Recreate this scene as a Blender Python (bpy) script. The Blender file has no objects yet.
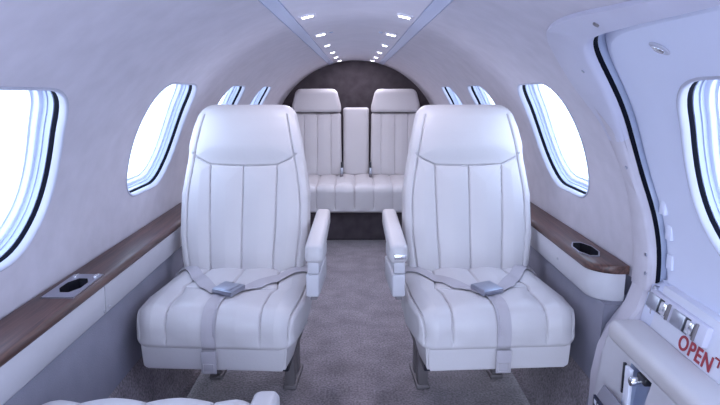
import bpy, bmesh, math, random
import numpy as np
from mathutils import Vector, Matrix
from mathutils.geometry import delaunay_2d_cdt

S = bpy.context.scene
COL = S.collection
PI = math.pi
R_ = math.radians

# ---------------------------------------------------------------- camera
cam_d = bpy.data.cameras.new('camera')
cam = bpy.data.objects.new('camera', cam_d)
COL.objects.link(cam)
cam.location = (0, 0, 1.10)
cam.rotation_euler = (R_(90 - 11.45), 0, R_(-0.37))
cam_d.sensor_width = 36.0
cam_d.lens = 36.0 * 600 / 720
cam_d.clip_start = 0.02
S.camera = cam

# ---------------------------------------------------------------- world, light, exposure
w = bpy.data.worlds.new('sky')
S.world = w
w.use_nodes = True
nt = w.node_tree
nt.nodes.clear()
wo = nt.nodes.new('ShaderNodeOutputWorld')
wb = nt.nodes.new('ShaderNodeBackground')
tc = nt.nodes.new('ShaderNodeTexCoord')
sx = nt.nodes.new('ShaderNodeSeparateXYZ')
rp = nt.nodes.new('ShaderNodeValToRGB')
mr = nt.nodes.new('ShaderNodeMapRange')
nt.links.new(tc.outputs['Generated'], sx.inputs[0])
nt.links.new(sx.outputs['Z'], mr.inputs['Value'])
mr.inputs['From Min'].default_value = -1
mr.inputs['From Max'].default_value = 1
nt.links.new(mr.outputs[0], rp.inputs[0])
cr = rp.color_ramp
cr.elements[0].position = 0.0; cr.elements[0].color = (0.50, 0.54, 0.74, 1)
cr.elements[1].position = 1.0; cr.elements[1].color = (0.52, 0.66, 1.0, 1)
e = cr.elements.new(0.46); e.color = (0.62, 0.75, 1.0, 1)
e = cr.elements.new(0.56); e.color = (0.68, 0.80, 1.0, 1)
nt.links.new(rp.outputs[0], wb.inputs['Color'])
wb.inputs['Strength'].default_value = 2.8
nt.links.new(wb.outputs[0], wo.inputs['Surface'])


def area_light(name, loc, rot, sx_, sy_, power, color):
    d = bpy.data.lights.new(name, 'AREA')
    d.shape = 'RECTANGLE'; d.size = sx_; d.size_y = sy_
    d.energy = power; d.color = color
    o = bpy.data.objects.new(name, d)
    COL.objects.link(o)
    o.location = loc; o.rotation_euler = rot
    return o


# daylight coming in through the cockpit windscreen ahead of the cabin (behind the camera)
area_light('windscreen_daylight', (0.0, -1.1, 1.10), (R_(84), 0, 0), 1.2, 0.5, 5.5, (0.66, 0.75, 1.0))

S.view_settings.view_transform = 'Standard'
S.view_settings.look = 'None'
S.view_settings.gamma = 1
S.view_settings.use_curve_mapping = False
S.view_settings.exposure = 0.97


# ---------------------------------------------------------------- materials
def mat(name, color, rough=0.5, metal=0.0, noise=None, bump=None, spec=0.5, coat=0.0, sheen=0.0):
    """noise=(scale, amount) mottles the base colour; bump=(scale, strength, distance)"""
    m = bpy.data.materials.new(name)
    m.use_nodes = True
    n = m.node_tree
    b = n.nodes['Principled BSDF']
    b.inputs['Base Color'].default_value = (*color, 1)
    b.inputs['Roughness'].default_value = rough
    b.inputs['Metallic'].default_value = metal
    b.inputs['Specular IOR Level'].default_value = spec
    b.inputs['Coat Weight'].default_value = coat
    b.inputs['Sheen Weight'].default_value = sheen
    t = n.nodes.new('ShaderNodeTexCoord')
    if noise:
        nz = n.nodes.new('ShaderNodeTexNoise')
        nz.inputs['Scale'].default_value = noise[0]
        nz.inputs['Detail'].default_value = 5
        n.links.new(t.outputs['Object'], nz.inputs['Vector'])
        r = n.nodes.new('ShaderNodeValToRGB')
        a = noise[1]
        r.color_ramp.elements[0].position = 0.3
        r.color_ramp.elements[1].position = 0.7
        r.color_ramp.elements[0].color = (*[c * (1 - a) for c in color], 1)
        r.color_ramp.elements[1].color = (*[min(1, c * (1 + a)) for c in color], 1)
        n.links.new(nz.outputs['Fac'], r.inputs[0])
        n.links.new(r.outputs[0], b.inputs['Base Color'])
    if bump:
        nb = n.nodes.new('ShaderNodeTexNoise')
        nb.inputs['Scale'].default_value = bump[0]
        nb.inputs['Detail'].default_value = 3
        n.links.new(t.outputs['Object'], nb.inputs['Vector'])
        bp = n.nodes.new('ShaderNodeBump')
        bp.inputs['Strength'].default_value = bump[1]
        bp.inputs['Distance'].default_value = bump[2]
        n.links.new(nb.outputs['Fac'], bp.inputs['Height'])
        n.links.new(bp.outputs[0], b.inputs['Normal'])
    return m


def wood_mat():
    m = mat('walnut', (0.10, 0.05, 0.045), 0.42, coat=0.10)
    n = m.node_tree
    b = n.nodes['Principled BSDF']
    t = n.nodes.new('ShaderNodeTexCoord')
    mp = n.nodes.new('ShaderNodeMapping')
    mp.inputs['Scale'].default_value = (26, 1.1, 26)
    nz = n.nodes.new('ShaderNodeTexNoise')
    nz.inputs['Scale'].default_value = 3.5
    nz.inputs['Detail'].default_value = 8
    nz.inputs['Distortion'].default_value = 1.2
    r = n.nodes.new('ShaderNodeValToRGB')
    r.color_ramp.elements[0].position = 0.32
    r.color_ramp.elements[0].color = (0.040, 0.017, 0.015, 1)
    r.color_ramp.elements[1].position = 0.72
    r.color_ramp.elements[1].color = (0.135, 0.062, 0.048, 1)
    n.links.new(t.outputs['Object'], mp.inputs['Vector'])
    n.links.new(mp.outputs[0], nz.inputs['Vector'])
    n.links.new(nz.outputs['Fac'], r.inputs[0])
    n.links.new(r.outputs[0], b.inputs['Base Color'])
    return m


def carpet_mat():
    m = mat('carpet', (0.285, 0.245, 0.265), 0.95, noise=(9, 0.22), spec=0.1, sheen=0.15)
    n = m.node_tree
    b = n.nodes['Principled BSDF']
    t = n.nodes.new('ShaderNodeTexCoord')
    f = n.nodes.new('ShaderNodeTexNoise')
    f.inputs['Scale'].default_value = 130
    f.inputs['Detail'].default_value = 4
    n.links.new(t.outputs['Object'], f.inputs['Vector'])
    bp = n.nodes.new('ShaderNodeBump')
    bp.inputs['Strength'].default_value = 0.7
    bp.inputs['Distance'].default_value = 0.006
    n.links.new(f.outputs['Fac'], bp.inputs['Height'])
    n.links.new(bp.outputs[0], b.inputs['Normal'])
    old = b.inputs['Base Color'].links[0].from_socket
    r = n.nodes.new('ShaderNodeValToRGB')
    r.color_ramp.elements[0].position = 0.35
    r.color_ramp.elements[0].color = (0.62, 0.62, 0.62, 1)
    r.color_ramp.elements[1].position = 0.65
    r.color_ramp.elements[1].color = (1.25, 1.25, 1.25, 1)
    n.links.new(f.outputs['Fac'], r.inputs[0])
    mx = n.nodes.new('ShaderNodeMix')
    mx.data_type = 'RGBA'; mx.blend_type = 'MULTIPLY'
    mx.inputs[0].default_value = 1
    n.links.new(old, mx.inputs[6]); n.links.new(r.outputs[0], mx.inputs[7])
    n.links.new(mx.outputs[2], b.inputs['Base Color'])
    return m


def glass_mat():
    m = bpy.data.materials.new('acrylic_pane')
    m.use_nodes = True
    n = m.node_tree
    n.nodes.clear()
    o = n.nodes.new('ShaderNodeOutputMaterial')
    tr = n.nodes.new('ShaderNodeBsdfTransparent')
    tr.inputs[0].default_value = (0.93, 0.97, 0.98, 1)
    gl = n.nodes.new('ShaderNodeBsdfGlossy')
    gl.inputs['Roughness'].default_value = 0.08
    mx = n.nodes.new('ShaderNodeMixShader')
    mx.inputs[0].default_value = 0.05
    n.links.new(tr.outputs[0], mx.inputs[1]); n.links.new(gl.outputs[0], mx.inputs[2])
    n.links.new(mx.outputs[0], o.inputs['Surface'])
    return m


def emit_mat(name, color, strength):
    m = bpy.data.materials.new(name)
    m.use_nodes = True
    b = m.node_tree.nodes['Principled BSDF']
    b.inputs['Base Color'].default_value = (*color, 1)
    b.inputs['Emission Color'].default_value = (*color, 1)
    b.inputs['Emission Strength'].default_value = strength
    return m


M = {}
M['leather'] = mat('cream_leather', (0.57, 0.54, 0.55), 0.42, noise=(5, 0.025), bump=(160, 0.12, 0.002), spec=0.45)
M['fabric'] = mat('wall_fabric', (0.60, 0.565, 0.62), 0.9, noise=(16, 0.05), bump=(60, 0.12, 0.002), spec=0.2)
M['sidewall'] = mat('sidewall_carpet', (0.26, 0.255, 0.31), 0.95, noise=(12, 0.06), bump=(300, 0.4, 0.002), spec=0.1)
M['brown'] = mat('bulkhead_carpet', (0.070, 0.058, 0.066), 0.95, noise=(14, 0.2), bump=(200, 0.4, 0.003), spec=0.1)
M['headliner'] = mat('headliner', (0.76, 0.73, 0.80), 0.75, noise=(12, 0.03), spec=0.3)
M['panel'] = mat('cream_panel', (0.53, 0.515, 0.55), 0.45, noise=(20, 0.015), bump=(220, 0.08, 0.001))
M['lip'] = mat('window_lip', (0.46, 0.46, 0.54), 0.45)
M['frame'] = mat('window_frame_plastic', (0.42, 0.47, 0.62), 0.30)
M['frame_light'] = mat('window_frame_light', (0.68, 0.74, 0.90), 0.30)
M['gasket'] = mat('black_rubber', (0.006, 0.007, 0.014), 0.9, spec=0.1)
M['door'] = mat('door_panel_paint', (0.70, 0.73, 0.88), 0.42, noise=(6, 0.015))
M['flange'] = mat('door_frame_plastic', (0.60, 0.59, 0.70), 0.5, noise=(9, 0.03))
M['strip'] = mat('ceiling_strip', (0.64, 0.68, 0.84), 0.5)
M['metal'] = mat('brushed_metal', (0.46, 0.47, 0.54), 0.28, 1.0, bump=(90, 0.05, 0.001))
M['buckle'] = mat('buckle_steel', (0.42, 0.44, 0.52), 0.30, 1.0, bump=(120, 0.08, 0.001))
M['chrome'] = mat('chrome', (0.85, 0.86, 0.90), 0.10, 1.0)
M['leg'] = mat('seat_leg_metal', (0.20, 0.18, 0.19), 0.6, 0.4)
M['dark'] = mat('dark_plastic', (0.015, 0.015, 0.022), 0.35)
M['web'] = mat('belt_webbing', (0.44, 0.41, 0.44), 0.75, bump=(420, 0.5, 0.001), spec=0.3)
M['red'] = mat('red_lettering', (0.36, 0.03, 0.05), 0.5)
M['white'] = mat('white_plastic', (0.78, 0.79, 0.88), 0.4)
M['greypad'] = mat('grey_step_rubber', (0.24, 0.23, 0.27), 0.8, bump=(300, 0.3, 0.001))
M['navy'] = mat('navy_placard', (0.012, 0.015, 0.05), 0.4)
M['wood'] = wood_mat()
M['carpet'] = carpet_mat()
M['glass'] = glass_mat()
M['lamp'] = emit_mat('lamp_lens', (0.92, 0.95, 1.0), 6.0)


# ---------------------------------------------------------------- helpers
def link(name, me, m=None, parent=None, smooth=True, loc=None, rot=None):
    o = bpy.data.objects.new(name, me)
    COL.objects.link(o)
    if m is not None:
        me.materials.append(m)
    if smooth:
        me.polygons.foreach_set('use_smooth', [True] * len(me.polygons))
    if parent is not None:
        o.parent = parent
    if loc: o.location = loc
    if rot: o.rotation_euler = rot
    return o


def mesh_from(verts, faces, name='m'):
    me = bpy.data.meshes.new(name)
    me.from_pydata([tuple(map(float, v)) for v in verts], [], faces)
    me.update()
    return me


def autosmooth(me, ang=35):
    bm = bmesh.new(); bm.from_mesh(me)
    for ed in bm.edges:
        if len(ed.link_faces) == 2:
            ed.smooth = ed.calc_face_angle(0) < R_(ang)
    bm.to_mesh(me); bm.free()


def bobj(name, bm, m, parent=None, ang=35, **k):
    bmesh.ops.recalc_face_normals(bm, faces=bm.faces)
    me = bpy.data.meshes.new(name)
    bm.to_mesh(me); bm.free()
    autosmooth(me, ang)
    return link(name, me, m, parent, **k)


def box_bm(bm, x0, x1, y0, y1, z0, z1, bev=0.0, seg=2, taper=None):
    vs = [bm.verts.new((x, y, z)) for x in (x0, x1) for y in (y0, y1) for z in (z0, z1)]
    fs = [(0, 1, 3, 2), (4, 6, 7, 5), (0, 4, 5, 1), (2, 3, 7, 6), (0, 2, 6, 4), (1, 5, 7, 3)]
    faces = [bm.faces.new([vs[i] for i in f]) for f in fs]
    if bev > 0:
        eds = list({ed for f in faces for ed in f.edges})
        bmesh.ops.bevel(bm, geom=eds, offset=bev, segments=seg, profile=0.5, affect='EDGES')
    return bm


def box(name, x0, x1, y0, y1, z0, z1, m, parent=None, bev=0.0, seg=2, **k):
    bm = bmesh.new()
    box_bm(bm, x0, x1, y0, y1, z0, z1, bev, seg)
    return bobj(name, bm, m, parent, **k)


def prism(name, poly, z0, z1, m, parent=None, bev=0.0, seg=2, axes=(0, 1, 2), **k):
    """poly in the first two axes, extruded along the third"""
    bm = bmesh.new()
    def p(a, b, c):
        v = [0, 0, 0]; v[axes[0]] = a; v[axes[1]] = b; v[axes[2]] = c
        return v
    lo = [bm.verts.new(p(a, b, z0)) for a, b in poly]
    hi = [bm.verts.new(p(a, b, z1)) for a, b in poly]
    n = len(poly)
    bm.faces.new(lo[::-1]); bm.faces.new(hi)
    for i in range(n):
        bm.faces.new((lo[i], lo[(i + 1) % n], hi[(i + 1) % n], hi[i]))
    bmesh.ops.recalc_face_normals(bm, faces=bm.faces)
    if bev > 0:
        rim = [ed for ed in bm.edges if abs(ed.verts[0].co[axes[2]] - ed.verts[1].co[axes[2]]) < 1e-6]
        bmesh.ops.bevel(bm, geom=rim, offset=bev, segments=seg, profile=0.5, affect='EDGES')
    return bobj(name, bm, m, parent, **k)


def cyl(name, p0, p1, r, m, parent=None, n=16, bev=0.0, **k):
    bm = bmesh.new()
    p0 = Vector(p0); p1 = Vector(p1)
    d = p1 - p0
    q = d.to_track_quat('Z', 'Y').to_matrix().to_4x4()
    bmesh.ops.create_cone(bm, cap_ends=True, segments=n, radius1=r, radius2=r, depth=d.length,
                          matrix=Matrix.Translation((p0 + p1) / 2) @ q)
    if bev > 0:
        rim = [ed for ed in bm.edges if any(len(f.verts) > 4 for f in ed.link_faces)]
        bmesh.ops.bevel(bm, geom=rim, offset=bev, segments=2, profile=0.5, affect='EDGES')
    return bobj(name, bm, m, parent, **k)


def empty(name, loc, rz=0.0):
    o = bpy.data.objects.new(name, None)
    COL.objects.link(o)
    o.location = loc
    o.rotation_euler = (0, 0, rz)
    o.empty_display_size = 0.05
    return o


def tag(o, label=None, cat=None, group=None, kind=None):
    if label: o['label'] = label
    if cat: o['category'] = cat
    if group: o['group'] = group
    if kind: o['kind'] = kind
    return o


def loft(rings, closed_u=True, cap=False):
    """rings: list of equally long point lists"""
    n = len(rings[0]); vs = [p for r in rings for p in r]; fs = []
    for i in range(len(rings) - 1):
        for j in range(n if closed_u else n - 1):
            a = i * n + j; b = i * n + (j + 1) % n
            fs.append((a, b, b + n, a + n))
    if cap:
        fs.append(tuple(range(n))[::-1])
        fs.append(tuple(range((len(rings) - 1) * n, len(rings) * n)))
    return vs, fs


def in_poly(P, poly):
    x, y = P[:, 0], P[:, 1]
    r = np.zeros(len(P), bool)
    n = len(poly)
    for i in range(n):
        x0, y0 = poly[i]; x1, y1 = poly[(i + 1) % n]
        c = (y0 > y) != (y1 > y)
        with np.errstate(divide='ignore', invalid='ignore'):
            t = (x1 - x0) * (y - y0) / (y1 - y0 + 1e-20) + x0
        r ^= c & (x < t)
    return r


def panel(outer, holes, gx, gy):
    """triangulated flat panel with holes and an inner grid -> verts2d, tris"""
    pts = []; edges = []
    def add(poly):
        b = len(pts)
        pts.extend([Vector(p) for p in poly])
        n = len(poly)
        edges.extend([(b + i, b + (i + 1) % n) for i in range(n)])
    add(outer)
    for h in holes: add(h)
    xs = [p[0] for p in outer]; ys = [p[1] for p in outer]
    G = np.array([(x, y) for x in np.arange(min(xs) + gx * .5, max(xs), gx) for y in np.arange(min(ys) + gy * .5, max(ys), gy)])
    ok = in_poly(G, outer)
    for h in holes: ok &= ~in_poly(G, h)
    allp = np.array([tuple(p) for p in pts])
    for i in np.where(ok)[0]:
        if np.min(np.abs(allp - G[i]).sum(axis=1)) > 0.35 * min(gx, gy):
            pts.append(Vector(G[i]))
    v, e_, f, _, _, _ = delaunay_2d_cdt(pts, edges, [], 0, 1e-6)
    V = np.array([tuple(p) for p in v])
    C = np.array([V[list(t)].mean(axis=0) for t in f])
    keep = in_poly(C, outer)
    for h in holes: keep &= ~in_poly(C, h)
    return V, [tuple(t) for t, k in zip(f, keep) if k]


def inset(poly, d):
    """shrink a closed polygon by d (any orientation)"""
    P = np.array(poly, float); n = len(P)
    area = 0.5 * np.sum(P[:, 0] * np.roll(P[:, 1], -1) - np.roll(P[:, 0], -1) * P[:, 1])
    t = np.roll(P, -1, 0) - np.roll(P, 1, 0)
    t /= np.linalg.norm(t, axis=1)[:, None] + 1e-12
    nrm = np.stack([-t[:, 1], t[:, 0]], 1) * np.sign(area)
    return [tuple(p) for p in P + nrm * d]


def superell(cx, cy, a, b, n=3.2, N=72, rot=0.0):
    out = []
    for i in range(N):
        t = 2 * PI * i / N
        c, s = math.cos(t), math.sin(t)
        out.append((cx + a * math.copysign(abs(c) ** (2 / n), c), cy + b * math.copysign(abs(s) ** (2 / n), s)))
    return out


# ---------------------------------------------------------------- cabin shell geometry
ZC = 0.57
RB = 0.75


def RY(y):
    return 0.79 - 0.02 * y if y > 0.5 else 0.78


def W(side, y, a, off=0.0):
    """a: arc length at the nominal radius measured up from the horizontal"""
    ph = a / RB
    r = RY(y) + off
    return (side * r * math.cos(ph), y, ZC + r * math.sin(ph))


def a_of(y, z):
    return RB * math.asin(max(-1, min(1, (z - ZC) / RY(y))))


Y0, Y1 = -0.9, 4.95
A_STRIP_LO = 71.8 / 180 * PI * RB
A_STRIP_HI = 75.0 / 180 * PI * RB

WIN_Y = [1.095, 1.995, 2.86, 3.66]
LEFT_WIN = [1.13, 2.03, 2.88, 3.68]
WIN_A = 0.362
DOOR_WIN_Y = 1.035
DOOR_DA = -0.022
WIN_HW, WIN_HH = 0.246, 0.206


def win_poly(cy, d=0.0, da=0.0):
    return [(cy + p[0], WIN_A + (DOOR_DA if cy in (DOOR_WIN_Y, LEFT_WIN[0]) else 0) + p[1]) for p in (inset(WIN_BASE, d) if abs(d) > 1e-9 else WIN_BASE)]


def fillet(P, R, N):
    """closed polygon with rounded corners, N evenly spaced points"""
    out = []
    n = len(P)
    for i in range(n):
        p = Vector(P[i]); a_ = Vector(P[i - 1]); b_ = Vector(P[(i + 1) % n])
        ra = min(R[i], (a_ - p).length * .49); rb = min(R[i], (b_ - p).length * .49)
        q0 = p + (a_ - p).normalized() * ra; q2 = p + (b_ - p).normalized() * rb
        for k in range(13):
            t = k / 12
            out.append(q0 * (1 - t) ** 2 + p * (2 * t * (1 - t) * .9) + q2 * t ** 2 + (q0 + q2) * (.1 * t * (1 - t)))
    A = np.array([tuple(v) for v in out] + [tuple(out[0])])
    L = np.concatenate([[0], np.cumsum(np.linalg.norm(np.diff(A, axis=0), axis=1))])
    s_ = np.linspace(0, L[-1], N, endpoint=False)
    return [(float(np.interp(v, L, A[:, 0])), float(np.interp(v, L, A[:, 1]))) for v in s_]


WIN_BASE = fillet([(-.285, .216), (.108, .212), (.288, -.05), (.190, -.205), (-.145, -.205), (-.250, .04)],
                  [.085, .10, .14, .085, .085, .16], 72)


def densify(poly, step):
    out = []
    n = len(poly)
    for i in range(n):
        p = poly[i]; q = poly[(i + 1) % n]
        L = math.dist(p, q); k = max(1, int(round(L / step)))
        for j in range(k):
            t = j / k
            out.append((p[0] + (q[0] - p[0]) * t, p[1] + (q[1] - p[1]) * t))
    return out


def smooth_line(P, it=2):
    P = [tuple(p) for p in P]
    for _ in range(it):
        Q = [P[0]]
        for a, b in zip(P[:-1], P[1:]):
            Q.append((a[0] * .75 + b[0] * .25, a[1] * .75 + b[1] * .25))
            Q.append((a[0] * .25 + b[0] * .75, a[1] * .25 + b[1] * .75))
        Q.append(P[-1]); P = Q
    return P


# door opening (right side) as (y, z) on the shell
DOOR_YA = [(1.475, 0.0), (1.469, 0.107), (1.475, 0.185), (1.492, 0.29), (1.470, 0.38), (1.424, 0.467), (1.359, 0.588),
           (1.300, 0.655), (1.229, 0.691), (1.127, 0.705), (0.8, 0.706), (0.3, 0.706), (-0.5, 0.706)]
DOOR_EDGE = smooth_line(DOOR_YA, 2)
Y_DF = -0.5
door_poly = DOOR_EDGE + [(Y_DF, 0.0)]
door_poly[0] = (door_poly[0][0], 0.0)
# corner points kept tidy: bottom line at a=0
door_hole = densify(door_poly, 0.03)

wall_outer = densify([(Y0, 0.0), (Y1, 0.0), (Y1, A_STRIP_LO), (Y0, A_STRIP_LO)], 0.05)


def shell(name, side, holes, off=0.0, outer=None, m=None, parent=None, g=0.045):
    V, T = panel(outer or wall_outer, holes, g, g)
    vs = [W(side, y, a, off) for y, a in V]
    me = mesh_from(vs, T, name)
    o = link(name, me, m or M['fabric'], parent)
    bm = bmesh.new(); bm.from_mesh(me)
    bmesh.ops.recalc_face_normals(bm, faces=bm.faces)
    # normals must point to the inside
    f = max(bm.faces, key=lambda q: q.calc_area())
    c = f.calc_center_median()
    if f.normal.dot(Vector((-c.x, 0, ZC - c.z))) < 0:
        bmesh.ops.reverse_faces(bm, faces=bm.faces)
    bm.to_mesh(me); bm.free()
    return o


left_holes = [win_poly(y, 0.0) for y in LEFT_WIN]
right_holes = [win_poly(y, 0.0) for y in WIN_Y[1:]]

# the door opening touches the wall's lower edge: cut it out of the outline
ri_outer = densify([(Y1, 0.0), (Y1, A_STRIP_LO), (Y0, A_STRIP_LO), (Y0, 0.0), (Y_DF, 0.0)], 0.05)[:-1]
ri_outer = []
base = [(Y0, 0.0), (Y_DF, 0.0)] + DOOR_EDGE[::-1][0:] + [(Y1, 0.0), (Y1, A_STRIP_LO), (Y0, A_STRIP_LO)]
base[len(base) - 4] = (DOOR_EDGE[0][0], 0.0)
ri_outer = densify(base, 0.045)


def lower_wall(name, side, y0, y1):
    """sidewall below the ledges: grey fabric upper, continuous down to the floor"""
    ys = np.arange(y0, y1 + 0.01, 0.15); ys[-1] = y1
    rings = []
    for y in ys:
        k = RY(y) / RB
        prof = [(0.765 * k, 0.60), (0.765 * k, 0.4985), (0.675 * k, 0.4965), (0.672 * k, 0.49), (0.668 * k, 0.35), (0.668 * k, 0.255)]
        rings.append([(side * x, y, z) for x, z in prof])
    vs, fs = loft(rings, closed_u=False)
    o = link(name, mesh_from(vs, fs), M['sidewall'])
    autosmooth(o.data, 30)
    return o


wl = shell('wall_left', -1, left_holes)
wr = shell('wall_right', 1, right_holes, outer=ri_outer)
tag(wl, kind='structure'); tag(wr, kind='structure')


def low_parts(side, y0, parent):
    lw = lower_wall('sidewall_panel', side, y0, Y1)
    lw.parent = parent
    ys = np.linspace(y0, Y1, 40)
    rings = []
    for y in ys:
        k = RY(y) / RB
        rings.append([(side * x * k, y, z) for x, z in [(0.668, 0.262), (0.672, 0.256), (0.672, 0.250), (0.665, 0.235), (0.628, 0.012), (0.622, 0.004), (0.60, 0.002)]])
    vs, fs = loft(rings, closed_u=False)
    o = link('kick_panel', mesh_from(vs, fs), M['carpet'], parent)
    autosmooth(o.data, 30)


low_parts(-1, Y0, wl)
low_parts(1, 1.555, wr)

# ceiling between the strips, with a slightly flattened centre, plus the strips
ys = np.linspace(Y0, Y1, 50)
rings = []
for y in ys:
    rings.append([W(1, y, a, 0) for a in np.linspace(A_STRIP_HI, PI * RB - A_STRIP_HI, 24)])
vs, fs = loft(rings, closed_u=False)
tag(link('ceiling', mesh_from(vs, fs), M['headliner']), kind='structure')
for side, nm in ((-1, 'trim_1'), (1, 'trim_2')):
    rings = []
    for y in ys:
        rings.append([W(side, y, a, o_) for a, o_ in
                      [(A_STRIP_LO, 0), (A_STRIP_LO + .002, .006), (A_STRIP_LO + .003, -.001), (A_STRIP_HI - .003, -.001), (A_STRIP_HI - .002, .006), (A_STRIP_HI, 0)]])
    vs, fs = loft(rings, closed_u=False)
    o = link(nm, mesh_from(vs, fs), M['strip'], smooth=False)
    tag(o, kind='structure')

# floor and aft bulkhead
bm = bmesh.new()
box_bm(bm, -0.80, 0.80, Y0, 5.1, -0.04, 0.0)
tag(bobj('floor', bm, M['carpet']), kind='structure')
poly = []
for i in range(49):
    ph = -0.9 + (PI + 1.8) * i / 48
    poly.append((0.76 * math.cos(ph), ZC + 0.76 * math.sin(ph)))
poly = [p for p in poly if p[1] > -0.02]
poly = [(0.76, -0.02)] + [p for p in poly if True] + [(-0.76, -0.02)]
tag(prism('wall_back', poly, 4.93, 4.99, M['brown'], axes=(0, 2, 1)), kind='structure')


# ---------------------------------------------------------------- windows
def rim_loft(name, side, prof, cy, m, parent, base_off=0.0):
    rings = [[W(side, y, a, o_ + base_off) for y, a in win_poly(cy, d)] for d, o_ in prof]
    vs, fs = loft(rings)
    bm = bmesh.new(); me = mesh_from(vs, fs); bm.from_mesh(me)
    o = bobj(name, bm, m, parent, ang=50)
    return o


wn = 0
def make_window(side, cy, base_off=0.0, door=None):
    global wn
    wn += 1
    lip = rim_loft('window_lip' if door else 'window_%d' % wn, side,
                   [(-.003, .003), (-.003, -.001), (.000, -.003), (.003, -.002), (.005, .001), (.006, .005), (.007, .010), (.007, .018)],
                   cy, M['lip'], door, base_off)
    if not door: tag(lip, kind='structure')
    par = door or lip
    g = rim_loft('gasket', side, [(.007, .014), (.009, .016), (.010, .023), (.007, .026)], cy, M['gasket'], par, base_off)
    f = rim_loft('window_frame', side, [(.007, .024), (.011, .025), (.012, .036), (.015, .037), (.015, .046)], cy, M['frame'], par, base_off)
    f2 = rim_loft('inner_frame', side, [(.015, .046), (.022, .047), (.024, .049), (.025, .060), (.031, .061), (.032, .070)], cy, M['frame_light'], par, base_off)
    # pane
    rings = []
    full = win_poly(cy, .031)
    for s_ in (1, .8, .6, .4, .2, .05):
        rings.append([W(side, cy + (y - cy) * s_, WIN_A + (a - WIN_A) * s_, .066 + base_off) for y, a in full])
    vs, fs = loft(rings)
    fs.append(tuple(range(5 * 72, 6 * 72)))
    link('window_pane', mesh_from(vs, fs), M['glass'], par)
    return lip


for cy in LEFT_WIN: make_window(-1, cy)
for cy in WIN_Y[1:]: make_window(1, cy)

# ---------------------------------------------------------------- door (right, front)
DOFF = 0.026
dp_in = inset(densify(door_poly, 0.025), 0.0035)
dp_flat = inset(densify(door_poly, 0.025), 0.032)
dp_flat = [(y, max(a, 0.0)) for y, a in dp_flat]
dp_in = [(y, max(a, 0.0)) for y, a in dp_in]
door = shell('door_1', 1, [win_poly(DOOR_WIN_Y, 0.0)], off=DOFF, outer=dp_flat, m=M['door'])
tag(door, kind='structure')
rings = [[W(1, y, a, DOFF + .05) for y, a in dp_in], [W(1, y, a, DOFF + .022) for y, a in dp_in],
         [W(1, y, max(a, 0), DOFF + .012) for y, a in inset(densify(door_poly, 0.025), 0.009)],
         [W(1, y, max(a, 0), DOFF + .004) for y, a in inset(densify(door_poly, 0.025), 0.019)],
         [W(1, y, a, DOFF) for y, a in dp_flat]]
vs, fs = loft(rings)
link('door_edge', mesh_from(vs, fs), M['door'], door)
make_window(1, DOOR_WIN_Y, DOFF, door)

# door frame: raised flange around the opening + reveal + dark seal
edge = [(y, a) for y, a in DOOR_EDGE]
P = np.array(edge)
t = np.gradient(P, axis=0); t /= np.linalg.norm(t, axis=1)[:, None]
nrm = np.stack([t[:, 1], -t[:, 0]], 1)   # points away from the opening (aft / up)
if nrm[len(nrm) // 2][1] < 0: nrm = -nrm


def band(name, cols, m, parent=None):
    """cols: list of (distance function, offset)"""
    rings = []
    for i in range(len(P)):
        row = []
        for dist, off in cols:
            d = dist(i) if callable(dist) else dist
            q = P[i] + nrm[i] * d
            row.append(W(1, q[0], q[1], off))
        rings.append(row)
    vs, fs = loft(rings, closed_u=False)
    bm = bmesh.new(); bm.from_mesh(mesh_from(vs, fs))
    return bobj(name, bm, m, parent, ang=50)


def resample(line, n):
    A = np.array(line); L = np.concatenate([[0], np.cumsum(np.linalg.norm(np.diff(A, axis=0), axis=1))])
    q = np.linspace(0, L[-1], n)
    return np.stack([np.interp(q, L, A[:, 0]), np.interp(q, L, A[:, 1])], 1)


FL_OUT = resample(smooth_line([(1.535, 0.40), (1.530, 0.46), (1.545, 0.545), (1.515, 0.610), (1.470, 0.665), (1.396, 0.728), (1.315, 0.757),
                               (1.166, 0.767), (0.92, 0.747), (0.5, 0.742), (-0.5, 0.742)], 2), 90)
FL_IN = resample(smooth_line([(1.462, 0.40), (1.424, 0.467), (1.359, 0.588), (1.300, 0.655), (1.229, 0.691), (1.127, 0.705), (0.8, 0.706), (0.3, 0.706), (-0.5, 0.706)], 2), 90)
# pair points so the corner lines up
key_o = np.interp(np.linspace(0, 1, 90), [0, .12, .35, 1], [0, .13, .36, 1])


def strip(name, A, B, prof, m, parent=None):
    """prof: (fraction from A to B, extra distance, offset)"""
    rings = []
    for p, q in zip(A, B):
        d = (q - p) / (np.linalg.norm(q - p) + 1e-9)
        rings.append([W(1, *(p + (q - p) * f + d * e_), o_) for f, e_, o_ in prof])
    vs, fs = loft(rings, closed_u=False)
    bm = bmesh.new(); bm.from_mesh(mesh_from(vs, fs))
    return bobj(name, bm, m, parent, ang=50)


fr = strip('trim_3', FL_OUT, FL_IN, [(0, -.002, .003), (0, .0, -.005), (0, .005, -.009), (1, -.012, -.009), (1, -.003, -.006), (1, .001, .002), (1, .001, .018)], M['flange'])
tag(fr, kind='structure')
JI = resample([(1.475, -0.005), (1.469, 0.107), (1.475, 0.185), (1.490, 0.29), (1.470, 0.38), (1.462, .405)], 30)
JO = resample([(1.567, -0.005), (1.562, 0.12), (1.557, 0.193), (1.548, 0.30), (1.540, 0.38), (1.530, .455), (1.505, .53)], 30)
strip('jamb_strip', JO, JI, [(0, -.002, .003), (0, .002, -.004), (0, .008, -.008), (1, -.008, -.008), (1, -.002, -.004), (1, 0, .004), (1, 0, .02)], M['fabric'], fr)
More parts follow.
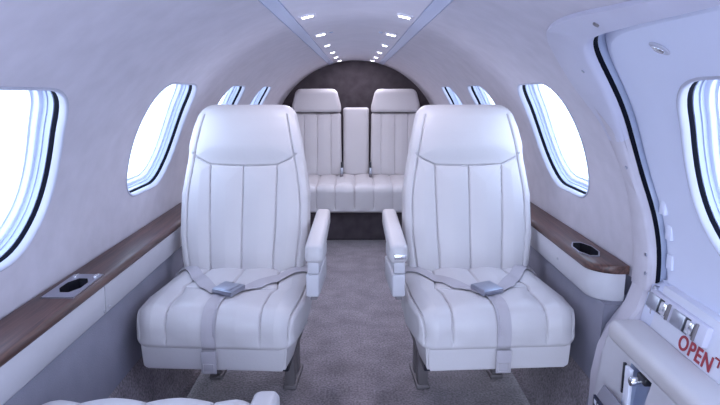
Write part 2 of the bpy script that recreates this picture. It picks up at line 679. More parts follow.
# foot of the jamb, curving in below the ledge line
rings = []
for x_, z_ in ((.757, .585), (.752, .555), (.738, .51), (.714, .475), (.692, .44), (.672, .38), (.66, .30), (.66, 0.0)):
    rings.append([(.83, 1.565, z_), (x_ + .01, 1.565, z_), (x_, 1.558, z_), (x_, 1.492, z_), (x_ + .01, 1.484, z_), (.83, 1.484, z_)])
vs, fs = loft(rings, cap=True)
bm = bmesh.new(); bm.from_mesh(mesh_from(vs, fs)); bobj('jamb_foot', bm, M['fabric'], fr)
band('door_seal', [(-.001, .012), (-.004, .014), (-.004, .022), (-.001, .024)], M['gasket'], fr)
band('door_rebate', [(-.001, .022), (-.008, .045), (-.008, .10)], M['frame'], fr)
rings = []
for z_ in (0.0, .27, .285, .295, .30, .497, .50, .60):
    k_ = RY(1.56) / RB
    x_ = float(np.interp(z_, [0, .25, .26, .35, .497, .50, .60], [.62, .668, .668, .668, .675, .765, .765])) * k_
    rings.append([(.83, 1.566, z_), (x_, 1.566, z_), (x_, 1.574, z_), (.83, 1.574, z_)])
vs, fs = loft(rings, cap=True)
bm = bmesh.new(); bm.from_mesh(mesh_from(vs, fs)); bobj('jamb_return', bm, M['sidewall'], fr)
# screws on the frame
for i_, d_ in ((int(len(P) * .50), .040), (int(len(P) * .30), .012), (int(len(P) * .10), .012), (3, .012)):
    q = P[i_] + nrm[i_] * d_
    p0 = Vector(W(1, q[0], q[1], -.0085)); p1 = Vector(W(1, q[0], q[1], -.0115))
    cyl('screw', p0, p1, .0045, M['metal'], fr, 12)
p0 = Vector(W(1, 1.10, .732, -.008)); p1 = Vector(W(1, 1.10, .732, -.012))
cyl('screw', p0, p1, .006, M['leg'], fr, 12)
# oval catch on the door panel (above the window)
def on_door(y, z, off):
    return Vector(W(1, y, a_of(y, z), DOFF + off))


c0 = on_door(1.085, 1.138, 0)
d_out = (Vector((0, c0.y, ZC)) - c0).normalized()
tdn = d_out.cross(Vector((0, 1, 0))).normalized()
if tdn.z > 0: tdn = -tdn
ax = (Vector((0, -1, 0)) * math.cos(R_(30)) + tdn * math.sin(R_(30))).normalized()
qm = Matrix((d_out.cross(ax), ax, d_out)).transposed().to_4x4()
for nm, sc_, dz, mm in (('catch_bezel', 1.0, .0015, M['lip']), ('catch_lever', .62, .0045, M['chrome'])):
    bm = bmesh.new()
    bmesh.ops.create_uvsphere(bm, u_segments=24, v_segments=12, radius=1)
    mt = Matrix.Translation(c0 + d_out * dz) @ qm @ Matrix.Diagonal((.014 * sc_, .024 * sc_, .004, 1))
    bmesh.ops.transform(bm, matrix=mt, verts=bm.verts)
    bobj(nm, bm, mm, door)
# hinge blocks by the edge of the door
for (y, z) in ((1.435, 0.79), (1.425, 0.73), (1.43, 0.655)):
    c = on_door(y, z, 0)
    box('hinge_block', -.005, .008, -.014, .014, -.02, .02, M['door'], door, .004, loc=tuple(c))

# lower door half: padded rail, upholstered side, sill with the latch levers
ld = empty('door_2', (0, 0, 0)); tag(ld, kind='structure')
LDY0, LDY1 = -0.45, 1.47
# body of the lower half
V2 = [(0.62, 0.0), (0.632, 0.25), (0.648, 0.40), (0.659, 0.448), (0.80, 0.448), (0.80, 0.0)]


def lx(z):
    zs = [0.0, .25, .40, .45]; xs = [.62, .632, .648, .660]
    return float(np.interp(z, zs, xs))


# inner face with a recess cut for the latch
outer = densify([(LDY0, 0.0), (LDY1, 0.0), (LDY1, .45), (LDY0, .45)], 0.05)
rec = densify([(1.225, .230), (1.325, .230), (1.325, .440), (1.225, .440)], 0.02)
V, T = panel(outer, [rec], .08, .06)
bm = bmesh.new(); bm.from_mesh(mesh_from([(lx(z), y, z) for y, z in V], T))
bobj('side_panel', bm, M['panel'], ld)
rings = [[(lx(z) + o_, y, z) for y, z in rec] for o_ in (0, .03)]
vs, fs = loft(rings); fs.append(tuple(range(len(rec), 2 * len(rec))))
bm = bmesh.new(); bm.from_mesh(mesh_from(vs, fs)); bobj('latch_recess', bm, M['frame'], ld)
prism('end_panel', [(x, z) for x, z in V2], LDY1 - .004, LDY1, M['panel'], ld, axes=(0, 2, 1))
box('latch_plate', .641, .650, 1.295, 1.322, .315, .436, M['white'], ld, .002)
box('latch_slot', .641, .648, 1.327, 1.334, .36, .438, M['dark'], ld, .001)
cyl('latch_knob', (.632, 1.275, .418), (.668, 1.275, .418), .011, M['chrome'], ld, 18, .003)
box('latch_block', .652, .670, 1.245, 1.285, .42, .438, M['dark'], ld, .003)
o = box('step_flap', -.018, .018, -.055, .055, -.005, .005, M['greypad'], ld, .003, loc=(.620, 1.335, .332), rot=(0, R_(-62), 0))
box('flap_catch', .606, .620, 1.310, 1.332, .290, .315, M['white'], ld, .003)
# navy notice with white print lines and a round white mark
pl = box('warning_placard', lx(.255) - .004, lx(.255) + .003, 1.320, 1.455, .222, .285, M['navy'], ld, .001)
xx = lx(.255) - .0055
box('placard_mark', xx, xx + .001, 1.432, 1.446, .266, .278, M['white'], pl)
for r in range(3):
    y = 1.424
    rnd = random.Random(r)
    while y > 1.335:
        L = rnd.uniform(.005, .012)
        box('placard_letter', xx, xx + .001, y - L, y, .268 - r * .016, .276 - r * .016, M['white'], pl)
        y -= L + .003


# padded top rail
def rr(x0, x1, z0, z1, r, n=6):
    out = []
    for cx, cz, a0 in ((x1 - r, z1 - r, 0), (x0 + r, z1 - r, 90), (x0 + r, z0 + r, 180), (x1 - r, z0 + r, 270)):
        for i in range(n + 1):
            a = R_(a0 + 90 * i / n)
            out.append((cx + r * math.cos(a), cz + r * math.sin(a)))
    return out


rings = []
for k in range(9):
    a = k / 8 * PI / 2
    e_ = .04 * (1 - math.sin(a))
    y = 1.445 - .04 * (1 - math.cos(a)) if k < 8 else 1.405
    y = 1.44 + .04 * math.cos(a)
    rings.append([(x, y, z) for x, z in rr(.652 + e_ * .9, .752 - e_ * .5, .440 + e_ * .4, .495 - e_ * .4, .022 * max(.15, math.sin(a)))])
for y in np.linspace(1.40, LDY0, 12):
    rings.append([(x, y, z) for x, z in rr(.652, .752, .440, .495, .022)])
vs, fs = loft(rings, cap=True)
bm = bmesh.new(); bm.from_mesh(mesh_from(vs, fs)); bobj('padded_rail', bm, M['leather'], ld, ang=60)
# sill plate that carries the lettering
sill = [(.742, .492), (.768, .600), (.80, .600), (.80, .47), (.742, .47)]
prism('sill_plate', sill, LDY0, 1.42, M['white'], ld, axes=(0, 2, 1), bev=.002)
prism('sill_end', [(.746, .48), (.766, .585), (.80, .60), (.80, .48)], 1.42, 1.484, M['door'], ld, axes=(0, 2, 1), bev=.002)
cyl('sill_bolt', (.775, 1.450, .578), (.758, 1.450, .582), .009, M['metal'], ld, 16, .002)
box('sill_bracket', .750, .762, 1.432, 1.462, .528, .536, M['chrome'], ld, .002)
box('sill_bracket', .752, .760, 1.442, 1.450, .515, .545, M['chrome'], ld, .002)
sl = Vector((.026, 0, .108)).normalized(); sn = Vector((-.108, 0, .026)).normalized()
mrot = Matrix((Vector((0, -1, 0)), sl, sn)).transposed().to_4x4()


def sill_box(name, u0, u1, v0, v1, w0, w1, m, parent, bev=.002):
    bm = bmesh.new(); box_bm(bm, u0, u1, v0, v1, w0, w1, bev)
    bmesh.ops.transform(bm, matrix=Matrix.Translation((.742, 0, .492)) @ mrot, verts=bm.verts)
    return bobj(name, bm, m, parent)


# local u runs forward (u = -y), v up the slope, w off the plate
hs = sill_box('latch_housing', -1.445, -1.195, .044, .092, -.006, .014, M['flange'], ld, .004)
for u in (-1.442, -1.325):
    lv = sill_box('latch_lever', u, u + .050, .048, .084, .004, .0185, M['metal'], ld, .002)
    sill_box('lever_well', u + .050, u + .070, .048, .084, .004, .0155, M['dark'], ld, .001)
    sill_box('lever_button', u + .062, u + .090, .051, .082, .008, .0195, M['chrome'], ld, .003)
    sill_box('lever_stop', u + .093, u + .101, .046, .086, .004, .019, M['leg'], ld, .002)
# OPEN lettering
cu = bpy.data.curves.new('open_text', 'FONT')
cu.body = 'OPEN'; cu.size = .047; cu.extrude = .0006; cu.offset = .0009; cu.space_character = 1.12
to = bpy.data.objects.new('tmp', cu); COL.objects.link(to)
bpy.context.view_layer.update()
dg = bpy.context.evaluated_depsgraph_get()
me = bpy.data.meshes.new_from_object(to.evaluated_get(dg))
bpy.data.objects.remove(to)
me.transform(Matrix.Translation((.742, 0, .492)) @ mrot @ Matrix.Translation((-1.292, .006, .0012)))
me.materials.clear()
link('open_lettering', me, M['red'], ld, smooth=False)
me2 = bpy.data.meshes.new('m'); bm = bmesh.new()
box_bm(bm, -1.160, -1.142, .040, .044, .0006, .0018)
box_bm(bm, -1.146, -1.142, .026, .044, .0006, .0018)
bmesh.ops.transform(bm, matrix=Matrix.Translation((.742, 0, .492)) @ mrot, verts=bm.verts)
bobj('arrow_lettering', bm, M['red'], ld)


# ---------------------------------------------------------------- side ledges
def ledge(side, y0, y1, name, label):
    t = empty(name, (side * .69, (y0 + y1) / 2, .50))
    ox, oy, oz = t.location
    tag(t, label, 'side ledge')
    rings = []
    def inner(y): return RY(y) / RB * .640 - (.0 if y > 1.3 else .0)
    def wrow(y, ins=0.0, x_in=None):
        xi = inner(y) + ins if x_in is None else x_in
        xo = RY(y) - .008
        r = .010
        pts = [(xo, .602), (xi + r, .602), (xi + .003, .599), (xi, .592), (xi, .586), (xi + .003, .580), (xi + r, .578), (xo, .578)]
        return [(side * x - ox, y - oy, z - oz) for x, z in pts]
    ysl = list(np.arange(y0 + .07, y1, .1)) + [y1]
    for k in range(9):                       # rounded front end
        a = k / 8 * PI / 2
        y = y0 + .07 * (1 - math.cos(a)) if False else y0 + .07 - .07 * math.cos(a)
        rings.append(wrow(y, .07 * (1 - math.sin(a))))
    for y in ysl: rings.append(wrow(y))
    vs, fs = loft(rings, cap=True)
    bm = bmesh.new(); bm.from_mesh(mesh_from(vs, fs))
    bobj('wood_top', bm, M['wood'], t, ang=60)
    return t, inner


def fascia(t, side, ya, yb, inner, rounded=False):
    ox, oy, oz = t.location
    rings = []
    def row(y, ins):
        xi = inner(y) + .006 + ins
        pts = [(RY(y) - .014, .579), (xi + .004, .579), (xi, .575), (xi + .002, .505), (xi + .008, .498), (RY(y) - .014, .498)]
        return [(side * x - ox, y - oy, z - oz) for x, z in pts]
    if rounded:
        for k in range(9):
            a = k / 8 * PI / 2
            rings.append(row(ya + .065 - .065 * math.cos(a), .065 * (1 - math.sin(a))))
        ya = ya + .065
    for y in np.linspace(ya, yb, max(2, int((yb - ya) / .12) + 1)): rings.append(row(y, 0))
    vs, fs = loft(rings, cap=True)
    bm = bmesh.new(); bm.from_mesh(mesh_from(vs, fs))
    return bobj('fascia_panel', bm, M['panel'], t, ang=40)


def cut(obj_, verts, faces):
    """cut a solid out of obj_ (coordinates of the thing both belong to)"""
    c = link('cutter', mesh_from(verts, faces), None, None, smooth=False)
    bm = bmesh.new(); bm.from_mesh(c.data); bmesh.ops.recalc_face_normals(bm, faces=bm.faces); bm.to_mesh(c.data); bm.free()
    c.parent = obj_.parent
    md = obj_.modifiers.new('b', 'BOOLEAN'); md.operation = 'DIFFERENCE'; md.object = c; md.solver = 'EXACT'
    bpy.context.view_layer.update()
    dg_ = bpy.context.evaluated_depsgraph_get()
    me_ = bpy.data.meshes.new_from_object(obj_.evaluated_get(dg_))
    obj_.modifiers.remove(md)
    bpy.data.objects.remove(c)
    obj_.data = me_
    autosmooth(me_, 50)


def cup_holder(t, side, yc, xc, ly, lx_, hx, hy, solids, plate=True):
    """plate lies on the wood, the well is a sunk octagon"""
    ox, oy, oz = t.location
    cx, cy, cz = side * xc - ox, yc - oy, .602 - oz
    octo = []
    for i in range(8):
        a = PI / 8 + i * PI / 4
        octo.append((cx + hx * math.cos(a) * 1.08, cy + hy * math.sin(a) * 1.08))
    big = [(cx + (x - cx) * 1.03, cy + (y - cy) * 1.03) for x, y in octo]
    vs = [(x, y, cz + .02) for x, y in big] + [(x, y, cz - .065) for x, y in big]
    fs = [tuple(range(8)), tuple(range(8, 16))[::-1]] + [(i, (i + 1) % 8, (i + 1) % 8 + 8, i + 8) for i in range(8)]
    for so in solids: cut(so, vs, fs)
    pout = [(cx - lx_, cy - ly), (cx + lx_, cy - ly), (cx + lx_, cy + ly), (cx - lx_, cy + ly)]
    if not plate:
        pout = [(cx + (x - cx) * 1.13, cy + (y - cy) * 1.10) for x, y in octo]
    V, T = panel(pout, [octo], .02, .02)
    bm = bmesh.new(); bm.from_mesh(mesh_from([(x, y, cz + .003) for x, y in V], T))
    ed = [e_ for e_ in bm.edges if e_.is_boundary]
    r = bmesh.ops.extrude_edge_only(bm, edges=ed)
    for v in r['geom']:
        if isinstance(v, bmesh.types.BMVert): v.co.z -= .0035
    ch = bobj('cup_holder', bm, M['metal'], t, ang=30)
    rings = [[(x, y, cz + .002) for x, y in octo], [(x, y, cz - .055) for x, y in inset(octo, .004)]]
    vs, fs = loft(rings)
    fs.append(tuple(range(8, 16)))
    bobj('cup_well', (lambda b_: (b_.from_mesh(mesh_from(vs, fs)), b_)[1])(bmesh.new()), M['dark'], ch, ang=20)
    return ch, cx, cy, cz


tL, inn = ledge(-1, -0.55, 4.35, 'side_ledge', 'walnut-topped side ledge with cream fascia under the left windows')
woodL = [c for c in tL.children][0]
fL1 = fascia(tL, -1, -0.50, 1.488, inn)
fL2 = fascia(tL, -1, 1.492, 4.30, inn)
chL, cx, cy, cz = cup_holder(tL, -1, 1.42, .699, .086, .038, .026, .052, [woodL, fL1])
for (u, v) in ((-.026, .068), (.026, .068)):
    box('grip_bar', cx + u - .004, cx + u + .004, cy + v - .014, cy + v + .014, cz + .003, cz + .006, M['chrome'], chL, .001)
ox, oy, oz = tL.location
for (y, z) in ((1.476, .512), (1.506, .517)):
    x = -(inn(y) + .0065)
    cyl('rivet', (x - ox - .002, y - oy, z - oz), (x - ox + .003, y - oy, z - oz), .0035, M['chrome'], tL, 12)
tR, inn = ledge(1, 1.575, 4.35, 'side_ledge', 'walnut-topped side ledge on the right with a rounded end by the door')
woodR = [c for c in tR.children][0]
fR1 = fascia(tR, 1, 1.580, 4.30, inn, True)
cup_holder(tR, 1, 1.74, .690, .09, .04, .028, .070, [woodR, fR1], plate=False)
ox, oy, oz = tR.location
x = inn(1.85) + .0065
cyl('rivet', (x - ox + .002, 1.85 - oy, .54 - oz), (x - ox - .003, 1.85 - oy, .54 - oz), .0035, M['chrome'], tR, 12)


# ---------------------------------------------------------------- ceiling downlights
LAMPS = [(1.99, .155, 1), (2.60, .148, 1), (3.17, .148, 0), (3.72, .142, 0), (4.22, .138, 0), (4.68, .126, 0)]
LAMP_W = 0.55
words = ['first', 'second', 'third', 'fourth', 'fifth', 'rearmost']
for i, (y, x, big) in enumerate(LAMPS):
    for side in (-1, 1):
        ph = math.acos(x / RY(y))
        c = Vector((side * x, y, ZC + RY(y) * math.sin(ph)))
        rad = Vector((side * x, 0, RY(y) * math.sin(ph))).normalized()
        t = empty('ceiling_light', c)
        t.rotation_euler = (0, math.atan2(rad.x, rad.z), 0)
        tag(t, 'small white recessed ceiling light, %s from the front in the %s row' % (words[i], 'left' if side < 0 else 'right'),
            'ceiling light', 'recessed ceiling lights')
        hw = .027 if i < 2 else .021
        ld_ = bpy.data.lights.new('downlight', 'AREA'); ld_.shape = 'RECTANGLE'; ld_.size = .035; ld_.size_y = .03
        ld_.energy = LAMP_W; ld_.color = (.86, .84, 1.0)
        lo = bpy.data.objects.new('downlight', ld_); COL.objects.link(lo); lo.parent = t; lo.location = (0, 0, -.009)
        box('lamp_bezel', -hw, hw, -.030, .030, -.004, .004, M['headliner'], t, .002)
        box('lamp_lens', -hw + .009, hw - .009, -.0085, .0085, -.007, -.003, M['lamp'], t, .0015)
        if i == 1:
            x2 = -side * .045
            box('reading_nozzle', x2 - .008, x2 + .008, -.008, .008, -.006, .002, M['frame'], t, .003)


# ---------------------------------------------------------------- upholstery builder
def seg_dist(Q, a, b):
    a = np.array(a); b = np.array(b); d = b - a
    t = np.clip(((Q - a) @ d) / (d @ d + 1e-12), 0, 1)
    return np.linalg.norm(Q - (a + t[..., None] * d), axis=-1)


def upholster(P, Q, seams, mask, depth=.0078, width=.0022, puff=.008, puffw=.035, extra=None):
    """P: (M,N,3) rows of closed loops. Q: (M,N,2) seam coordinates. Push seams in, puff the channels."""
    du = np.gradient(P, axis=0)
    dv = np.roll(P, -1, 1) - np.roll(P, 1, 1)
    n = np.cross(dv, du)
    n /= np.linalg.norm(n, axis=-1)[..., None] + 1e-9
    c = P.mean(axis=1, keepdims=True)
    if (n * (P - c)).sum() < 0: n = -n
    D = np.full(P.shape[:2], 9.0)
    for line in seams:
        for a, b in zip(line[:-1], line[1:]):
            D = np.minimum(D, seg_dist(Q, a, b))
    g = -depth * np.exp(-(D / width) ** 2) + puff * (1 - np.exp(-(D / puffw) ** 1.3)) - puff * .5
    if extra is not None: g = g + extra
    return P + n * (g * mask)[..., None], n


def smoothstep(x, a, b):
    t = np.clip((x - a) / (b - a), 0, 1)
    return t * t * (3 - 2 * t)


def grid_obj(name, P, m, parent):
    Mr, N = P.shape[:2]
    vs = P.reshape(-1, 3)
    i = np.arange(Mr - 1)[:, None]; j = np.arange(N)[None, :]
    a = i * N + j; b = i * N + (j + 1) % N
    fs = np.stack([a, b, b + N, a + N], -1).reshape(-1, 4).tolist()
    fs.append(list(range(N))[::-1]); fs.append(list(range((Mr - 1) * N, Mr * N)))
    me = mesh_from(vs, fs)
    bm = bmesh.new(); bm.from_mesh(me); bmesh.ops.recalc_face_normals(bm, faces=bm.faces); bm.to_mesh(me); bm.free()
    me.update()
    o = link(name, me, m, parent)
    autosmooth(me, 60)
    return o


def rrect_loop(a, b, r, N, rf=None):
    """rounded rectangle -a..a, -b..b, N points by arc length, starts back-left and runs along the FRONT (-b side) first"""
    rb = r; rf = r if rf is None else rf
    pts = []
    def arc(cx, cy, rad, a0, a1, n=14):
        for k in range(n + 1):
            t = R_(a0 + (a1 - a0) * k / n)
            pts.append((cx + rad * math.cos(t), cy + rad * math.sin(t)))
    arc(-a + rb, b - rb, rb, 90, 180)
    arc(-a + rf, -b + rf, rf, 180, 270)
    arc(a - rf, -b + rf, rf, 270, 360)
    arc(a - rb, b - rb, rb, 0, 90)
    pts.append(pts[0])
    A = np.array(pts)
    L = np.concatenate([[0], np.cumsum(np.linalg.norm(np.diff(A, axis=0), axis=1))])
    s = np.linspace(0, L[-1], N, endpoint=False)
    return np.stack([np.interp(s, L, A[:, 0]), np.interp(s, L, A[:, 1])], 1)


def backrest(name, m, parent, H, wprof, T, seams, base, recline, rtop=.06, rows=230, N=420, lean=None, headpuff=None, puff=.008, r=.035, rf=.03, bulge=.012):
    """a padded back: horizontal loops stacked up; base=(x,y,z) of the middle of its foot"""
    hs = np.linspace(0, 1, rows)
    hs = H * (1 - (1 - hs) ** 1.15)
    P = np.zeros((rows, N, 3)); Q = np.zeros((rows, N, 2)); F = np.zeros((rows, N))
    for k, h in enumerate(hs):
        wv = float(np.interp(h, [p[0] for p in wprof], [p[1] for p in wprof]))
        tv = float(np.interp(h, [0, H * .15, H * .8, H], [T * .9, T, T * .85, T * .72])) / 2
        q = max(0, h - (H - rtop)); e_ = rtop - math.sqrt(max(0, rtop * rtop - q * q))
        rt2 = min(rtop, .045)
        q2 = max(0, h - (H - rt2)); e2 = rt2 - math.sqrt(max(0, rt2 * rt2 - q2 * q2))
        q3 = max(0, .03 - h); e3 = .03 - math.sqrt(max(0, .0009 - q3 * q3))
        a = max(.02, wv - e_ * .9 - e3 * .5); b = max(.012, tv - e2 * .95 - e3 * .5)
        rr_ = min(r, b * .9, a * .9); rf_ = min(rf, b * .9)
        lp = rrect_loop(a, b, rr_, N, rf_)
        fx = lp[:, 0] / a
        front = smoothstep(-lp[:, 1], -b * .2, b * .6)
        y = lp[:, 1] - bulge * (1 - fx ** 2) * front
        P[k, :, 0] = lp[:, 0]; P[k, :, 1] = y; P[k, :, 2] = h
        Q[k, :, 0] = lp[:, 0] * wv / max(a, .02) if False else lp[:, 0]; Q[k, :, 1] = h
        F[k] = smoothstep(-lp[:, 1], b * .35, b * .9)
    # gentle rounding of all width corners
    ex = headpuff(Q) if headpuff else None
    P2, n = upholster(P, Q, seams, F, puff=puff, extra=ex)
    y = P2[..., 1] + np.tan(recline) * P2[..., 2]
    if lean is not None: y = y + lean(P2[..., 2])
    P2[..., 1] = y
    P2 = P2 + np.array(base)
    return grid_obj(name, P2, m, parent), P2


def cushion(name, m, parent, wfun, depth_, zt, zb, seams, base=(0, 0, 0), rows=230, N=420, rfront=.055, rend=.045, puff=.010, crown=.010, slope=0.0):
    """seat cushion; rows run across x, each a loop in the y/z plane, front at y=0"""
    xs = np.sin(np.linspace(-1, 1, rows) * PI / 2 * .93) / math.sin(PI / 2 * .93)
    P = np.zeros((rows, N, 3)); Q = np.zeros((rows, N, 2)); F = np.zeros((rows, N))
    hb = (zt - zb) / 2; hd = depth_ / 2
    Wm = wfun(depth_ * .4)
    for k, u in enumerate(xs):
        ax = abs(u) * Wm
        q = max(0, ax - (Wm - rend)); e_ = rend - math.sqrt(max(0, rend * rend - q * q))
        a = hd - e_ * .75; b = hb - e_ * .55
        # loop: y from back to front; use rrect with front radius
        pts = []
        def arc(cy, cz, rad, a0, a1, n=16):
            for i in range(n + 1):
                t = R_(a0 + (a1 - a0) * i / n)
                pts.append((cy + rad * math.cos(t), cz + rad * math.sin(t)))
        r1 = min(rfront, b * .98); r2 = min(.02, b * .5); r3 = min(.016, b * .5)
        arc(a - r2, b - r2, r2, 45, 90, 6)
        arc(-a + r1, b - r1, r1, 90, 180)
        arc(-a + r3, -b + r3, r3, 180, 270, 8)
        arc(a - r2, -b + r2, r2, 270, 360, 6)
        pts.append((a - r2 + r2 * math.cos(R_(45)), b - r2 + r2 * math.sin(R_(45))))
        A = np.array(pts)
        L = np.concatenate([[0], np.cumsum(np.linalg.norm(np.diff(A, axis=0), axis=1))])
        s = np.linspace(0, L[-1], N, endpoint=False)
        y = np.interp(s, L, A[:, 0]) + hd; z = np.interp(s, L, A[:, 1]) + (zt + zb) / 2
        wy = np.array([wfun(v) for v in y])
        top = smoothstep(z, zb + hb * .8, zt)
        P[k, :, 0] = u * wy
        P[k, :, 1] = y
        P[k, :, 2] = z + crown * (1 - u * u) * top * smoothstep(y, 0, .08) + slope * (1 - y / depth_) * top
        Q[k, :, 0] = u * wy; Q[k, :, 1] = np.where(s < L[-1] * .62, s, 9)
        F[k] = np.where(s < (2 * hd + 2 * hb) * 1.0, 1, 0) * smoothstep(z, zb + .004, zb + .045)
    P2, n = upholster(P, Q, seams, F, puff=puff)
    P2 = P2 + np.array(base)
    return grid_obj(name, P2, m, parent), P2, Q, n


def strap(name, path, P, Q, n, width, m, parent, off=.004, steps=60, twist=None):
    """webbing laid over the cushion: path in seam coordinates (x, s)"""
    pth = np.array(smooth_line(path, 2))
    L = np.concatenate([[0], np.cumsum(np.linalg.norm(np.diff(pth, axis=0), axis=1))])
    t = np.linspace(0, L[-1], steps)
    C = np.stack([np.interp(t, L, pth[:, 0]), np.interp(t, L, pth[:, 1])], 1)
    tan = np.gradient(C, axis=0); tan /= np.linalg.norm(tan, axis=1)[:, None]
    perp = np.stack([-tan[:, 1], tan[:, 0]], 1)
    ks = 5
    flatQ = Q.reshape(-1, 2); flatP = P.reshape(-1, 3); flatN = n.reshape(-1, 3)
    rings_t = []; rings_b = []
    for c, p in zip(C, perp):
        rt = []; rb_ = []
        for j in range(ks):
            q = c + p * width * (j / (ks - 1) - .5)
            d = ((flatQ - q) ** 2).sum(1)
            ii = np.argpartition(d, 12)[:12]
            wgt = 1 / (d[ii] + 1e-5); wgt /= wgt.sum()
            pos = (flatP[ii] * wgt[:, None]).sum(0); nn = (flatN[ii] * wgt[:, None]).sum(0); nn /= np.linalg.norm(nn)
            rt.append(pos + nn * (off + .0022)); rb_.append(pos + nn * off)
        rings_t.append(rt); rings_b.append(rb_[::-1])
    # flatten small dips: average along the strap
    A = np.array([a + b for a, b in zip(rings_t, rings_b)])
    for _ in range(6):
        B = A.copy(); B[1:-1] = (A[:-2] + A[1:-1] * 2 + A[2:]) / 4; A = B
    vs, fs = loft([list(r) for r in A], cap=True)
    bm = bmesh.new(); bm.from_mesh(mesh_from(vs, fs))
    return bobj(name, bm, m, parent, ang=50), A


# ---------------------------------------------------------------- cabin seats
BH = .59
B_SEAMS = [
    [(0, .0), (0, .385)],
    [(-.108, .0), (-.116, .2), (-.118, .385)], [(.108, .0), (.116, .2), (.118, .385)],
    [(-.182, .425), (-.165, .410), (-.118, .388), (0, .384), (.118, .388), (.165, .410), (.182, .425)],
]
WP = [(0, .206), (.06, .217), (.15, .226), (.28, .225), (.38, .209), (.46, .193), (.54, .176), (.59, .167)]
for sgn in (-1, 1):
    B_SEAMS.append([(sgn * (float(np.interp(h, [p[0] for p in WP], [p[1] for p in WP])) - .026), h) for h in np.linspace(0, .56, 12)])
C_SEAMS = [
    [(0, 0), (0, .62)],
    [(-.112, 0), (-.135, .20), (-.150, .275), (-.138, .33), (-.136, .62)],
    [(.112, 0), (.135, .20), (.150, .275), (.138, .33), (.136, .62)],
    [(-.150, .285), (-.07, .300), (0, .305), (.07, .300), (.150, .285)],
    [(-.232, .10), (-.236, .30), (-.230, .42), (-.220, .50), (-.215, .62)], [(.232, .10), (.236, .30), (.230, .42), (.220, .50), (.215, .62)],
]


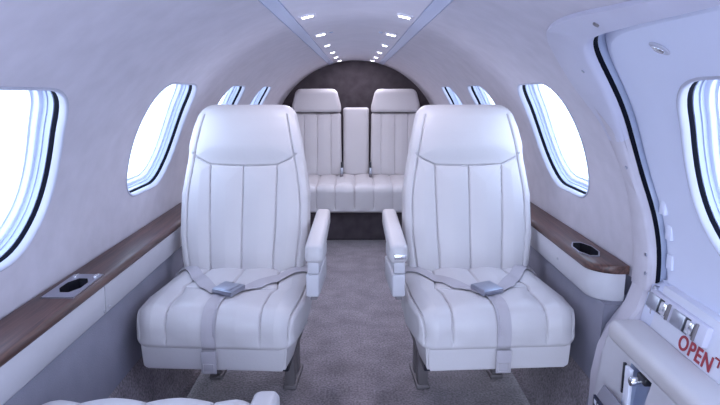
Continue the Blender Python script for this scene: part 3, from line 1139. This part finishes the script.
def cabin_seat(loc, rz, arm_side, label, reclined=False, group='cream leather cabin seats'):
    t = empty('cabin_seat', loc, rz)
    tag(t, label, 'seat', group)
    L = M['leather']
    wf = lambda y: float(np.interp(y, [0, .06, .16, .30, .5], [.228, .240, .249, .244, .232]))
    cu_, P, Q, n = cushion('seat_cushion', L, t, wf, .50, .452, .343, C_SEAMS, slope=.006)
    # skirt under the cushion
    bm = bmesh.new()
    vs, fs = loft([[(x * k, y, z) for x, y in [(-.212, .006), (.212, .006), (.220, .10), (.205, .46), (-.205, .46), (-.220, .10)]]
                   for k, z in ((1, .368), (1.0, .345), (.985, .290), (.96, .279))], cap=True)
    bm.from_mesh(mesh_from(vs, fs))
    bmesh.ops.recalc_face_normals(bm, faces=bm.faces)
    bmesh.ops.bevel(bm, geom=[e_ for e_ in bm.edges if e_.calc_face_angle(0) > .5], offset=.006, segments=2, affect='EDGES')
    bobj('seat_skirt', bm, L, t)
    if not reclined:
        hp = lambda q: .010 * smoothstep(q[..., 1], .39, .46) * (1 - smoothstep(q[..., 1], .50, .575))
        backrest('backrest', L, t, BH, WP, .12, B_SEAMS, (arm_side * -.011, .455, .425), R_(13), headpuff=hp, rtop=.042, r=.03, rf=.022)
    else:
        bm = bmesh.new(); box_bm(bm, -.21, .21, .50, 1.02, .33, .44, .03, 4)
        bobj('backrest', bm, L, t)
    box('underseat_shade', -.19, .19, .16, .50, .20, .30, M['dark'], t, .006)  # dark block added to stand in for the shadow beneath the seat
    # metal legs and cross beam
    for x in (-.145, .145):
        for y in ((.44, .53) if x * arm_side > 0 else (.50, .56)) if not reclined else (.12, .40):
            box('leg', x - .018, x + .018, y - .022, y + .022, .0, .276, M['leg'], t, .003)
        box('foot_rail', x - .024, x + .024, ((.41 if x * arm_side > 0 else .47) if not reclined else .08), .59, .0, .018, M['leg'], t, .004)
    # armrest on the aisle side
    s_ = arm_side
    def arm_x(y): return s_ * ((-.04 if reclined else 0) + .277 - .06 * (y - .14))
    rings = []
    ya, yb = .135, .70
    if reclined: ya, yb = .012, .52
    secs = [(ya, .5, .012), (ya + .004, .8, .006), (ya + .014, 1, 0)] + [(y, 1, 0) for y in np.linspace(ya + .06, yb - .04, 8)] + [(yb - .012, .95, .004), (yb, .6, .012)]
    for y, k, d in secs:
        zt_ = .622 if not reclined else .470
        zt_ -= 0.01 * (y - ya)
        rings.append([(arm_x(y) + x, y, z) for x, z in rr(-.027 * k - .0, .027 * k, zt_ - .058 + d, zt_ - d * .6, .012 * k + .002)])
    vs, fs = loft(rings, cap=True)
    bm = bmesh.new(); bm.from_mesh(mesh_from(vs, fs))
    arm = bobj('armrest', bm, L, t, ang=60)
    if not reclined:
        xm = arm_x(.2)
        box('armrest_bracket', xm - .017, xm + .017, ya + .012, ya + .24, .530, .568, M['panel'], arm, .003)
        box('armrest_panel', xm - .022, xm + .018, ya + .010, ya + .22, .456, .528, M['panel'], arm, .006, 3)
        box('armrest_latch', xm - .010, xm + .010, ya + .014, ya + .03, .446, .456, M['leg'], arm, .002)
        if s_ < 0:
            box('armrest_button', xm - .018, xm + .018, ya - .003, ya + .010, .578, .594, M['chrome'], arm, .002)
    # lap belt
    if not reclined:
        mx = -s_       # tail hangs towards the window side
        sb, A = strap('seat_belt', [(-.228, .060), (-.185, .095), (-.10, .255), (-.02, .360)], P, Q, n, .044, M['web'], t)
        w2, A2 = strap('belt_webbing', [(.228, .060), (.185, .095), (.11, .245), (.03, .350)], P, Q, n, .044, M['web'], sb, off=.005)
        w3, A3 = strap('belt_tail', [(mx * .002, .355), (mx * .004, .39), (mx * .008, .45), (mx * .010, .52), (mx * .010, .61)], P, Q, n, .040, M['web'], sb, off=.003)
        e_ = A3[-1].mean(0)
        box('belt_tail_end', e_[0] - .022, e_[0] + .022, -.0095, -.003, .276, .345, M['web'], sb, .002)
        tb = e_[0]
        for (x0, x1, z0, z1) in ((-.016, .016, .306, .3075), (-.016, .016, .282, .2835), (-.016, -.0145, .282, .3075), (.0145, .016, .282, .3075)):
            box('stitching', tb + x0, tb + x1, -.0112, -.0098, z0, z1, M['leather'], sb)
        # buckle with a lift lever
        c = (A[-1].mean(0) + A2[-1].mean(0)) / 2 + np.array([s_ * .010, 0, 0])
        bk = box('buckle', -.037, .037, -.034, .034, -.009, .007, M['buckle'], sb, .003, loc=tuple(c + np.array([0, 0, .010])), rot=(R_(4), 0, R_(24 * -s_)))
        bm = bmesh.new(); box_bm(bm, c[0] - .035, c[0] + .024, c[1] - .030, c[1] + .030, c[2] + .0165, c[2] + .0185, .0008)
        bmesh.ops.transform(bm, matrix=Matrix.Translation(c) @ Matrix.Rotation(R_(24 * -s_), 4, 'Z') @ Matrix.Rotation(R_(4), 4, 'X') @ Matrix.Translation(-Vector(c)), verts=bm.verts)
        bobj('buckle_lever', bm, M['buckle'], sb)
    return t


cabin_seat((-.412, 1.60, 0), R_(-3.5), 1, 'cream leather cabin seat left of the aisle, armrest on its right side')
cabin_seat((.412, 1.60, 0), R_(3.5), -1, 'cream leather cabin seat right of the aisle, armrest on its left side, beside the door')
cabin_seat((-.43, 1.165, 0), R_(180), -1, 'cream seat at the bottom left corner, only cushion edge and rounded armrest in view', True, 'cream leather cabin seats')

# ---------------------------------------------------------------- rear bench
bt = empty('rear_bench_seat', (0, 4.05, 0))
tag(bt, 'full-width cream leather bench seat with two headrests against the brown rear bulkhead', 'bench seat')
L = M['leather']
bs = [[(x, 0), (x, .70)] for x in (-.41, -.275, -.145, -.012, .12, .255, .39)]
bs += [[(-.6, .455), (.6, .455)]]
cushion('bench_cushion', L, bt, lambda y: .56, .56, .395, .205, bs, rows=330, N=260, puff=.012, crown=0, rfront=.05)
box('bench_base', -.55, .55, .045, .56, 0.0, .21, M['brown'], bt, .006)
for sgn, nm in ((-1, 'l'), (1, 'r')):
    wp = [(0, .192), (.5, .186)]
    seams = [[(x, 0), (x, .6)] for x in (-.095 , .005, .110)] if sgn < 0 else [[(x, 0), (x, .6)] for x in (-.110, -.005, .095)]
    backrest('backrest', L, bt, .475, wp, .10, seams, (sgn * .302, .545, .385), R_(7), rtop=.02, rows=120, N=220, puff=.006, bulge=.006)
    wp = [(0, .189), (.05, .186), (.16, .158), (.175, .155)]
    backrest('headrest', L, bt, .178, wp, .12, [[(-.5, .0), (.5, .0)]], (sgn * .302, .600, .862), R_(5), rtop=.035, rows=60, N=160, puff=.004, bulge=.010)
    sbm = box('belt_anchor', sgn * .108 - .008, sgn * .108 + .008, .44, .47, .39, .50, M['dark'], bt, .003)
    box('belt_buckle', sgn * .108 - .011, sgn * .108 + .011, .428, .450, .400, .458, M['metal'], sbm, .003)
    box('belt_tab', sgn * .110 - .012, sgn * .110 + .012, .395, .430, .392, .412, M['leg'], sbm, .003)
backrest('centre_backrest', L, bt, .515, [(0, .099), (.5, .099)], .08, [], (0, .555, .385), R_(7), rtop=.02, rows=60, N=140, puff=0, bulge=.004)
